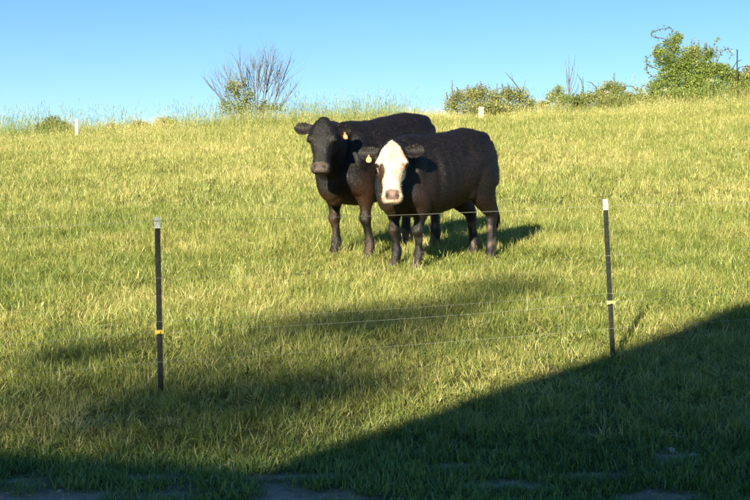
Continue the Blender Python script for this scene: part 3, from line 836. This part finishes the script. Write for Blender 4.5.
def blob_pts(blobs, n, seed, shell=0.55):
    """points in lumpy ellipsoids (cx,cy,cz,rx,ry,rz), denser towards the outside"""
    r = np.random.default_rng(seed)
    vol = np.array([b_[3] * b_[4] * b_[5] for b_ in blobs]) ** 0.75
    cnt = (vol / vol.sum() * n).astype(int) + 1
    out = []
    for b_, c in zip(blobs, cnt):
        d = r.normal(0, 1, (c, 3)); d /= np.linalg.norm(d, axis=1)[:, None]
        rad = (r.random(c) ** shell)[:, None]
        lump = 0.78 + 0.45 * vnoise(d[:, 0] * 2.3 + b_[0], d[:, 2] * 2.3 + d[:, 1], seed % 7)[:, None]
        out.append(np.array(b_[:3]) + d * rad * lump * np.array(b_[3:]))
    return np.concatenate(out)

def branches(mb, p, d, L, r, depth, rnd, spread=0.5, up=0.25, nk=(2, 4), tips=None, shrink=(0.55, 0.8)):
    pts = [p]; rad = [r]; q = p.copy(); dd = d.copy()
    for i in range(3):
        dd = (dd + Vector((rnd.gauss(0, .14), rnd.gauss(0, .14), rnd.gauss(0, .08) + up * .25))).normalized()
        q = q + dd * L / 3
        pts.append(q.copy()); rad.append(r * (1 - .2 * (i + 1)))
    if depth == 0: rad[-1] = r * .15
    mb.tube(pts, rad, 5 if depth > 1 else 4)
    if tips is not None: tips.append(q.copy())
    if depth == 0: return
    for k in range(rnd.randint(*nk)):
        t = rnd.choice([1, 2, 3, 3])
        nd = (dd + Vector((rnd.gauss(0, spread), rnd.gauss(0, spread), rnd.gauss(0, spread * .5) + up * .4))).normalized()
        branches(mb, pts[t], nd, L * rnd.uniform(*shrink), rad[t] * .68, depth - 1, rnd, spread, up, nk, tips, shrink)

def shrub(name, base, blobs, n, leaf, material, label, seed, stems=5, group=None, plumes=None, cat='bush', val=0.5):
    """blobs relative to base"""
    root = empty(name, base)
    rnd = random.Random(seed)
    mb = MB(); tips = []
    for i in range(stems):
        bl = rnd.choice(blobs)
        tgt = Vector(bl[:3]) + Vector((rnd.uniform(-.6, .6) * bl[3], rnd.uniform(-.6, .6) * bl[4], rnd.uniform(-.2, .7) * bl[5]))
        p0 = Vector((rnd.uniform(-.12, .12) + bl[0] * .3, rnd.uniform(-.12, .12), -.1))
        mid = p0.lerp(tgt, .5) + Vector((rnd.uniform(-.1, .1), rnd.uniform(-.1, .1), .1))
        mb.tube([p0, mid, tgt], [.03, .02, .006], 5)
    mb.build('trunk', bark_dark, root)
    leaf_obj('crown', blob_pts(blobs, int(n * 3.8), seed), leaf * .60, material, root, seed, val)
    if plumes:
        for q_, (x, y, z0, z1) in enumerate(plumes):
            k = 70
            t = rng.random(k)
            sh = MB(); sh.tube([Vector((x, y, z0 - .3)), Vector((x + .01, y, z0)), Vector((x, y, z1))], [.012, .010, .003], 4)
            sh = sh.build('shoot', bark_dark, root)
            lf = leaf_obj('shoot_leaves', np.stack([x + rng.normal(0, .055, k) * (1.1 - t), y + rng.normal(0, .05, k), z0 + (z1 - z0) * t ** 1.4], -1), leaf * .55, plume_mat, sh, seed + 50 + q_, .5)
            lf['kind'] = 'stuff'
    tag(root, label, cat, group)
    return root
YS = 49.5
K = YS / 1300
GRP = 'shrubs along the skyline'
def base_at(px, Y=YS):
    return on_ground(px, Y)
def rel(px, py, base, Y=YS):
    """offset of a pixel at depth Y from a base point"""
    p = at(px, py, Y); return (p.x - base.x, p.z - base.z)
def pblob(px, py, rxp, ryp, base, dy=0, ry=None, Y=YS):
    x, z = rel(px, py, base, Y)
    return (x, dy, z, rxp * K, ry if ry else max(rxp, ryp) * K, ryp * K)

# bare multi-stemmed shrub with leaves low on its left side
b0 = base_at(255)
root = empty('bare_shrub', b0)
mb = MB(); rnd = random.Random(21)
tips = []
for px_, py_, r0 in ((208, 82, .035), (222, 62, .035), (238, 55, .04), (252, 52, .04), (262, 60, .05), (274, 50, .05), (283, 62, .04), (292, 58, .04), (297, 84, .035), (232, 78, .04), (268, 48, .05), (245, 66, .04), (287, 74, .03), (215, 72, .03)):
    x, z = rel(px_, py_, b0)
    tgt = Vector((x, rnd.uniform(-1.0, 1.0), z)); r0 *= .72
    p0 = Vector((x * .22 + rnd.uniform(-.08, .08), rnd.uniform(-.1, .1), -.1))
    mid = p0.lerp(tgt, .42) + Vector((-x * .02, 0, .05))
    d = (tgt - mid)
    mb.tube([p0, p0.lerp(mid, .5) + Vector((rnd.uniform(-.05, .05), 0, .06)), mid], [r0, r0 * .8, r0 * .62], 6)
    q = mid
    for j in range(10):
        branches(mb, q, d.normalized() + Vector((rnd.gauss(0, .3), rnd.gauss(0, .3), rnd.gauss(0, .12))), d.length * (.62 - .035 * j), r0 * .42, 2, rnd, .42, .3, (2, 3), tips, (.45, .7))
        q = mid.lerp(tgt, .08 * (j + 1))
    mb.tube([mid, mid.lerp(tgt, .5) + Vector((rnd.uniform(-.06, .06), 0, 0)), tgt], [r0 * .6, r0 * .4, r0 * .12], 5)
mb.build('branches', bark, root)
bl = [pblob(226, 106, 8, 14, b0), pblob(236, 90, 10, 16, b0), pblob(246, 100, 12, 14, b0), pblob(230, 88, 6, 12, b0), pblob(244, 84, 5, 10, b0), pblob(262, 106, 12, 8, b0), pblob(251, 93, 6, 10, b0)]
leaf_obj('crown', blob_pts(bl + [pblob(240, 108, 22, 8, b0), pblob(275, 108, 14, 6, b0)], 4200, 5, .75), .065, bush_olive, root, 5, .42)
tag(root, 'tall bare multi-stemmed shrub with green leaves low down, on the skyline left of the cattle', 'shrub', GRP)

b0 = base_at(52)
shrub('bush', b0, [pblob(53, 124, 10, 9, b0), pblob(43, 128, 8, 7, b0), pblob(63, 128, 9, 7, b0), pblob(50, 134, 14, 8, b0)], 1300, .10, bush_olive, 'small rounded dark bush beside the white post at the far left', 31, 5, GRP, val=.35)
for i, (px_, py_, w_, lab) in enumerate(((113, 129, 8, 'smallest low brown bush on the skyline just right of the white post'), (141, 126, 10, 'middle one of three low brown bushes on the skyline at left'), (166, 122, 12, 'low brown bush on the skyline, nearest to the bare shrub'))):
    b0 = base_at(px_)
    shrub('bush', b0, [pblob(px_, py_, w_, 6, b0), pblob(px_ - 5, py_ + 6, w_, 6, b0), pblob(px_ + 6, py_ + 6, w_, 6, b0)], 900, .09, bush_olive, lab, 40 + i, 4, GRP, val=.62)
b0 = base_at(490)
shrub('bush', b0, [pblob(458, 98, 9, 9, b0), pblob(470, 95, 10, 9, b0), pblob(481, 94, 11, 10, b0), pblob(495, 97, 9, 9, b0), pblob(508, 94, 9, 9, b0), pblob(520, 96, 10, 9, b0), pblob(530, 104, 8, 8, b0), pblob(490, 108, 36, 8, b0, 0, 1.0), pblob(451, 106, 8, 8, b0)], 4200, .10, bush_olive, 'wide olive bush on the skyline just right of the cattle', 51, 10, GRP,
      [(rel(x_, 0, b0)[0], random.uniform(-.3, .3), rel(0, 100, b0)[1], rel(0, z_, b0)[1]) for x_, z_ in ((452, 80), (457, 86), (468, 84), (480, 82), (497, 83), (502, 82), (507, 84), (447, 92))], val=.55)
ro = bpy.data.objects[-1] if False else None
m = MB(); x0, z0 = rel(523, 92, b0); x1, z1 = rel(506, 72, b0)
rb = b0 + Vector((0, .2, 0))
br = empty('dead_branch', base_at(524) + Vector((0, .3, 0)))
q0 = br.location
p = [Vector((0, 0, -.1)), Vector((rel(523, 92, q0)[0], 0, rel(523, 92, q0)[1])), Vector((rel(514, 80, q0)[0], 0, rel(514, 80, q0)[1])), Vector((rel(506, 71, q0)[0], 0, rel(506, 71, q0)[1]))]
m.tube(p, [.03, .03, .022, .008], 6); m.build('limb', bark_dark, br)
m = MB(); m.tube([p[2], Vector((rel(512, 72, q0)[0], .05, rel(512, 70, q0)[1]))], [.012, .004], 4); m.build('twig', bark_dark, br); m = MB(); m.tube([p[1], Vector((rel(527, 78, q0)[0], .05, rel(527, 78, q0)[1]))], [.014, .004], 4); m.build('twig', bark_dark, br)
tag(br, 'bare dead branch leaning out of the wide olive bush', 'branch')
b0 = base_at(557)
shrub('bush', b0, [pblob(558, 92, 6, 8, b0), pblob(551, 98, 6, 7, b0), pblob(562, 100, 8, 8, b0), pblob(543, 105, 8, 5, b0), pblob(574, 103, 9, 6, b0)], 900, .10, bush_olive, 'small olive bush at the foot of the bare sapling', 61, 4, GRP, val=.58)
b0 = base_at(569, 49.0)
root = empty('bare_sapling', b0); mb = MB(); rnd = random.Random(8)
tp = Vector((rel(567, 56, b0)[0], 0, rel(567, 56, b0)[1]))
mb.tube([Vector((0, 0, -.1)), Vector((.02, 0, .5)), tp * .6, tp], [.035, .03, .02, .005], 6)
for k, (px_, py_, s_) in enumerate(((574, 60, .35), (577, 68, .3), (563, 62, .5), (573, 57, .5), (578, 80, .2), (564, 70, .35), (571, 66, .55), (576, 88, .12))):
    x, z = rel(px_, py_, b0); st = tp * s_
    mb.tube([st, Vector((st.x * .4 + x * .6, rnd.uniform(-.15, .15), (st.z + z) / 2 - .05)), Vector((x, rnd.uniform(-.25, .25), z))], [.014, .010, .003], 4)
mb.build('branches', bark, root)
leaf_obj('crown', blob_pts([pblob(568, 101, 7, 5, b0), pblob(574, 100, 6, 5, b0)], 350, 6), .09, bush_green, root, 6, .35)
tag(root, 'thin bare sapling with upright twigs on the skyline right of centre', 'sapling')
b0 = base_at(612)
shrub('bush', b0, [pblob(610, 88, 9, 8, b0), pblob(601, 94, 8, 8, b0), pblob(619, 89, 7, 8, b0), pblob(590, 97, 8, 6, b0), pblob(612, 100, 18, 7, b0), pblob(628, 98, 8, 7, b0), pblob(640, 99, 9, 7, b0), pblob(650, 101, 9, 6, b0), pblob(581, 101, 9, 6, b0)], 2600, .10, bush_olive, 'rounded olive bush with arching canes between the sapling and the big green bush', 71, 7, GRP, [(rel(583, 0, b0)[0], 0, rel(0, 95, b0)[1], rel(0, 77, b0)[1]), (rel(614, 0, b0)[0], 0, rel(0, 85, b0)[1], rel(0, 73, b0)[1])], val=.5)
root = [o for o in bpy.data.objects if o.get('label', '').startswith('rounded olive bush')][0]
for pts in (((578, 100), (584, 90), (582, 80), (578, 74)), ((598, 98), (597, 87), (592, 82), (587, 81)), ((622, 94), (627, 85), (634, 86), (638, 92))):
    m = MB(); m.tube([Vector((rel(a, c, b0)[0], .15, rel(a, c, b0)[1])) for a, c in pts], [.028, .024, .018, .008], 5); m.build('cane', bark_dark, root)
# big green bush smothered in vines
b0 = base_at(694)
big = shrub('vine_bush', b0, [pblob(665, 60, 11, 12, b0), pblob(672, 45, 9, 11, b0), pblob(678, 38, 6, 7, b0), pblob(684, 60, 14, 13, b0), pblob(700, 66, 14, 13, b0), pblob(716, 72, 13, 11, b0), pblob(731, 78, 12, 10, b0), pblob(668, 80, 14, 12, b0), pblob(690, 84, 18, 12, b0), pblob(712, 88, 18, 10, b0), pblob(656, 88, 10, 10, b0), pblob(658, 52, 6, 7, b0), pblob(694, 52, 10, 8, b0), pblob(680, 96, 30, 8, b0), pblob(738, 90, 14, 9, b0), pblob(724, 70, 9, 8, b0), pblob(678, 70, 14, 10, b0), pblob(700, 76, 14, 9, b0), pblob(708, 54, 8, 8, b0), pblob(748, 84, 12, 12, b0)],
            11000, .105, bush_green, 'big leafy green bush smothered in curling vines at the upper right', 81, 16, GRP,
            [(rel(x_, 0, b0)[0], random.uniform(-.3, .3), rel(0, 58, b0)[1], rel(0, z_, b0)[1]) for x_, z_ in ((690, 40), (694, 37), (697, 41), (703, 44), (706, 42), (711, 44), (715, 47))], val=.5)
for pts, r0 in ((((672, 52), (664, 40), (653, 38), (651, 33), (660, 30), (669, 29), (672, 33)), .03), (((660, 62), (653, 56), (656, 46), (663, 44)), .028), (((657, 70), (648, 66), (645, 61), (652, 54)), .028), (((655, 78), (647, 74), (645, 68), (648, 64)), .025), (((652, 90), (643, 86), (638, 91), (632, 88)), .025), (((716, 62), (720, 53), (725, 50), (730, 54), (728, 60)), .022), (((708, 55), (714, 44), (717, 40)), .015)):
    m = MB(); q = [Vector((rel(a, c, b0)[0], -.2, rel(a, c, b0)[1])) for a, c in pts]
    rows = [np.array(v_) for v_ in q]; q = [Vector(cr(rows, i / 4)) for i in range((len(rows) - 1) * 4 + 1)]
    m.tube(q, [r0 * .7 * (1 - .6 * i / len(q)) for i in range(len(q))], 5)
    vn = m.build('vine', bark_dark, big)
    lp = np.array([np.array(v_) + rng.normal(0, .05, 3) for v_ in q for _ in range(3)])
    leaf_obj('leaf_spray', lp, .09, bush_green, vn, 90, .35)['kind'] = 'stuff'
# straggly russet bush on the right edge, with a thin pole
b0 = base_at(744)
rus = shrub('bush', b0, [pblob(745, 82, 9, 10, b0), pblob(738, 92, 11, 9, b0), pblob(755, 78, 10, 12, b0), pblob(752, 94, 12, 9, b0), pblob(765, 84, 10, 14, b0), pblob(750, 72, 8, 8, b0), pblob(736, 78, 8, 9, b0), pblob(760, 66, 9, 10, b0)], 3400, .10, bush_olive, 'straggly olive bush cut by the right edge of the picture', 95, 8, GRP, val=.5)
for pts in (((735, 78), (738, 68), (745, 66), (752, 68)), ((748, 80), (751, 66), (757, 58)), ((731, 70), (736, 62), (741, 60))):
    m = MB(); m.tube([Vector((rel(a, c, b0)[0], -.1, rel(a, c, b0)[1])) for a, c in pts], [.024 - .005 * i for i in range(len(pts))], 5); m.build('cane', bark_dark, rus)
b0 = base_at(737, 48.6)
pole = MB(); h_ = at(737, 50, 48.6).z - b0.z
pole.tube([Vector((0, 0, -.2)), Vector((0, 0, h_ * .5)), Vector((.01, 0, h_))], [.022, .022, .02], 8)
pole.box((0, 0, h_ + .012), (.05, .05, .02), None, .7)
po = pole.build('thin_pole', post_mat); po.location = b0
tag(po, 'thin dark pole rising out of the bushes near the right edge', 'pole')
# two marker posts on the skyline
def marker(px_, ytop, wpx, material, label, Y):
    b0 = base_at(px_, Y)
    h = at(px_, ytop, Y).z - b0.z; w = wpx * Y / 1300
    root = empty('marker_post', b0)
    m = MB(); m.box((0, 0, h / 2 - .15), (w, w * .8, h + .3 - .03)); m.build('shaft', material, root)
    m = MB(); m.box((0, 0, h - .012), (w * 1.12, w * .92, .03), None, .75); m.build('cap', material, root)
    tag(root, label, 'post')
marker(77, 119, 2.8, white_mat, 'white post standing in the tall grass at the far left skyline', 46.5)
marker(481, 107, 5.0, palewood, 'short pale wooden post in front of the wide olive bush', 46.5)
# pale flower heads in the brush at the right
fl = [(607, 92), (665, 90), (712, 80), (725, 95)]
fl_lab = ['small cream flower head in front of the rounded olive bush', 'cream flower head at the left foot of the big green bush', 'cream flower head highest up against the big green bush', 'cream flower head low at the right foot of the big green bush']
for i, (px_, py_) in enumerate(fl):
    b0 = on_ground(px_, 48.2)
    p = at(px_, py_, 48.2) - b0
    root = empty('flower', b0)
    m = MB(); m.tube([Vector((0, 0, -.05)), Vector((p.x, 0, p.z * .5)), p], [.012, .010, .008], 5); m.build('stem', bush_mat if False else bark, root)
    hp = np.array(p) + rng.normal(0, .03, (40, 3)) * np.array([1.2, .8, .7])
    leaf_obj('flower_head', hp, .04, cream_mat, root, 300 + i)['kind'] = 'stuff'
    tag(root, fl_lab[i], 'flower', 'pale flower heads among the right-hand bushes')

# ------------------------------------------------------------------ stones on the worn soil
stone_mat = simple('stone', (0.30, 0.27, 0.23), (0.50, 0.46, 0.40), 9, 0.85, 0.5, 0.01)
def stone(px_, py_, s, i):
    lo, hi = 3.0, 9.0
    for _ in range(40):
        Zt = (lo + hi) / 2; g = on_ground(px_, Zt)
        pyg = 250 - (g.z - CAM_H) / Zt * 1300
        if pyg > py_: lo = Zt
        else: hi = Zt
    r = random.Random(i)
    m = MB(); m.ell((0, 0, 0), (s, s * r.uniform(.6, .9), s * .5), None, 10, 7)
    m.v = [tuple(Vector(v_) * (1 + .28 * mnoise.noise(Vector(v_) / s * 1.3 + Vector((i * 3.1, 0, 0))))) for v_ in m.v]
    o = m.build('stone', stone_mat, None, False)
    o.location = g + Vector((0, 0, s * .22)); o.rotation_euler = (r.uniform(-.2, .2), r.uniform(-.2, .2), r.uniform(0, 6))
    return o
for i, (px_, py_, s, lab) in enumerate(((597, 443, .016, 'small pale stone in the shaded grass below the right post'), (671, 452, .03, 'largest pale stone, on a bare scrape at lower right'), (694, 456, .018, 'small pale stone just right of the bare scrape'), (612, 417, .014, 'tiny pale stone in shaded grass under the right post'), (332, 480, .018, 'pale stone at the end of the worn soil strip'), (190, 479, .016, 'small stone on worn soil below the left post'), (207, 482, .012, 'tiny stone on worn soil right of another one'), (579, 493, .014, 'small pale stone near the bottom edge'), (60, 492, .014, 'small stone on the bare soil at bottom left'))):
    tag(stone(px_, py_, s, i), lab, 'stone', 'small stones in the foreground')

# ------------------------------------------------------------------ barn and tree behind the camera that shade the foreground
sdir = Vector((-TO_SUN.x, -TO_SUN.y, 0)).normalized(); rdir = Vector((sdir.y, -sdir.x, 0))
TE = math.tan(R(SUN_EL))
def caster(pt, D):
    """height a vertical wall needs at distance D behind the camera to shade ground point pt"""
    return pt.dot(rdir), pt.z + TE * (pt.dot(sdir) + D)
def gp(px_, py_):
    lo, hi = 3.0, 40.0
    for _ in range(50):
        Zt = (lo + hi) / 2; g = on_ground(px_, Zt)
        if 250 - (g.z - CAM_H) / Zt * 1300 > py_: lo = Zt
        else: hi = Zt
    return g
D = 5.0
cA, zA = caster(gp(285, 465), D); cC, zC = caster(gp(750, 305), D); cL, zL = caster(gp(40, 462), D)
slope = (zC - zA) / (cC - cA)
board = simple('barn_boards', (0.62, 0.60, 0.56), (0.74, 0.72, 0.68), 5, 0.8, 0.4)
roofm = simple('roof_metal', (0.20, 0.20, 0.20), (0.30, 0.29, 0.28), 4, 0.5, 0.1)
trim = simple('trim_paint', (0.6, 0.58, 0.53), (0.7, 0.68, 0.62), 8, 0.6, 0.1)
rotb = Matrix((rdir, sdir, Vector((0, 0, 1)))).transposed()
barn = empty('barn', -sdir * D); barn.rotation_euler = rotb.to_euler()
RW = 2.8
ridge_c = cA + RW; zr = zA + slope * RW; right_c = ridge_c + RW
DEPTH = 9.0
def prism(mb, pts, y0, y1):
    n = len(pts)
    a = [Vector((x, y0, z)) for x, z in pts]; b_ = [Vector((x, y1, z)) for x, z in pts]
    mb.add(a + b_, [tuple(range(n)), tuple(reversed(range(n, 2 * n)))] + [(i, n + i, n + (i + 1) % n, (i + 1) % n) for i in range(n)])
m = MB(); prism(m, [(cA + .15, -.3), (cA + .15, zA - .1), (ridge_c, zr - .25), (right_c - .15, zA - .1), (right_c - .15, -.3)], -DEPTH, -.3); m.build('wall', board, barn)
for sgn, c0 in ((1, cA), (-1, right_c)):
    m = MB(); prism(m, [(c0, zA), (ridge_c, zr), (ridge_c, zr - .12), (c0 + sgn * .05, zA - .12)], -DEPTH - .3, 0.0); m.build('roof', roofm, barn)
m = MB(); prism(m, [(cL - 1.2, -.3), (cL - 1.2, zL - .12), (cA + .1, zA - .15), (cA + .1, -.3)], -6, -.35); m.build('lean_to', board, barn)
m = MB(); prism(m, [(cL - 1.4, zL), (cA + .1, zA - .02), (cA + .1, zA - .12), (cL - 1.4, zL - .1)], -6.2, -.05); m.build('roof', roofm, barn)
m = MB(); m.box((ridge_c - .3, -.28, 1.2), (2.0, .06, 2.6)); dr = m.build('door', trim, barn)
m = MB(); m.box((ridge_c + .5, -.23, 1.2), (.05, .05, .2)); m.build('handle', post_mat, dr)
m = MB(); m.box((ridge_c, -.27, zr - 3.2), (.9, .06, 1.1)); wi = m.build('window', trim, barn)
m = MB(); m.box((ridge_c, -.235, zr - 3.2), (.74, .02, .94)); m.build('pane', eye_mat, wi)
tag(barn, 'white board barn with steep roof standing behind the viewer', 'barn')

# tree behind the barn: its top throws the broken shade on the slope
td = 30.0
tc_ = gp(330, 350)
top = tc_ + TO_SUN * (td / math.cos(R(SUN_EL)))
tb = Vector((top.x, top.y, gz(top.x, top.y)))
tree = empty('shade_tree', tb)
rnd = random.Random(4)
blobs = []
for px_, py_, r_, dens in ((90, 355, .26, 1), (55, 362, .22, 1), (130, 350, .2, 1), (510, 288, .42, 1), (470, 305, .34, .8), (400, 318, .36, 1), (350, 323, .40, 1), (300, 328, .3, .8), (250, 345, .2, .5), (390, 388, .26, 1), (340, 388, .34, 1), (285, 392, .36, .9), (230, 396, .34, .7), (180, 402, .36, .8), (60, 392, .3, .6), (130, 412, .4, .7), (300, 355, .8, .26), (420, 345, .7, .26), (200, 365, .7, .24), (460, 320, .7, .26), (120, 385, .7, .28), (250, 415, .6, .3), (200, 432, .5, .5), (80, 430, .55, .5), (20, 420, .5, .5), (260, 445, .4, .4), (330, 430, .35, .35)):
    g = gp(px_, py_) + TO_SUN * ((td + rnd.uniform(-2, 2)) / math.cos(R(SUN_EL)))
    blobs.append((g.x - tb.x, g.y - tb.y, g.z - tb.z, r_, dens))
LPTS = []
for i, (x, y, z, r_, dens) in enumerate(blobs):
    n = int(2300 * r_ * r_ * dens)
    d = rng.normal(0, 1, (n, 3)); d /= np.linalg.norm(d, axis=1)[:, None]
    LPTS.append(np.array([x, y, z]) + d * (rng.random(n) ** .5)[:, None] * r_ * np.array([1.15, 1.4, .8]))
low = blob_pts([(0, -.3, top.z - tb.z - 3.6, 1.9, 1.9, 1.0), (.6, 0, top.z - tb.z - 4.2, 2.0, 2.0, 1.2)], 3500, 9)
LPTS.append(low)
mb = MB()
hh = top.z - tb.z
mb.tube([Vector((0, 0, -.3)), Vector((.05, .0, hh * .35)), Vector((0, .1, hh * .62)), Vector((0, 0, hh * .8))], [.24, .19, .14, .09], 10)
mb.build('trunk', bark_dark, tree)
mb = MB()
for (x, y, z, r_, dens) in blobs:
    s = Vector((0, 0, hh * rnd.uniform(.5, .72)))
    t = Vector((x, y, z))
    mb.tube([s, s.lerp(t, .55) + Vector((0, 0, .12)), t], [.05, .03, .008], 5)
mb.build('limbs', bark_dark, tree)
leaf_obj('crown', np.concatenate(LPTS), .075, bush_green, tree, 17, .45)
tag(tree, 'leafy tree rising behind the barn at the viewer\'s back', 'tree')
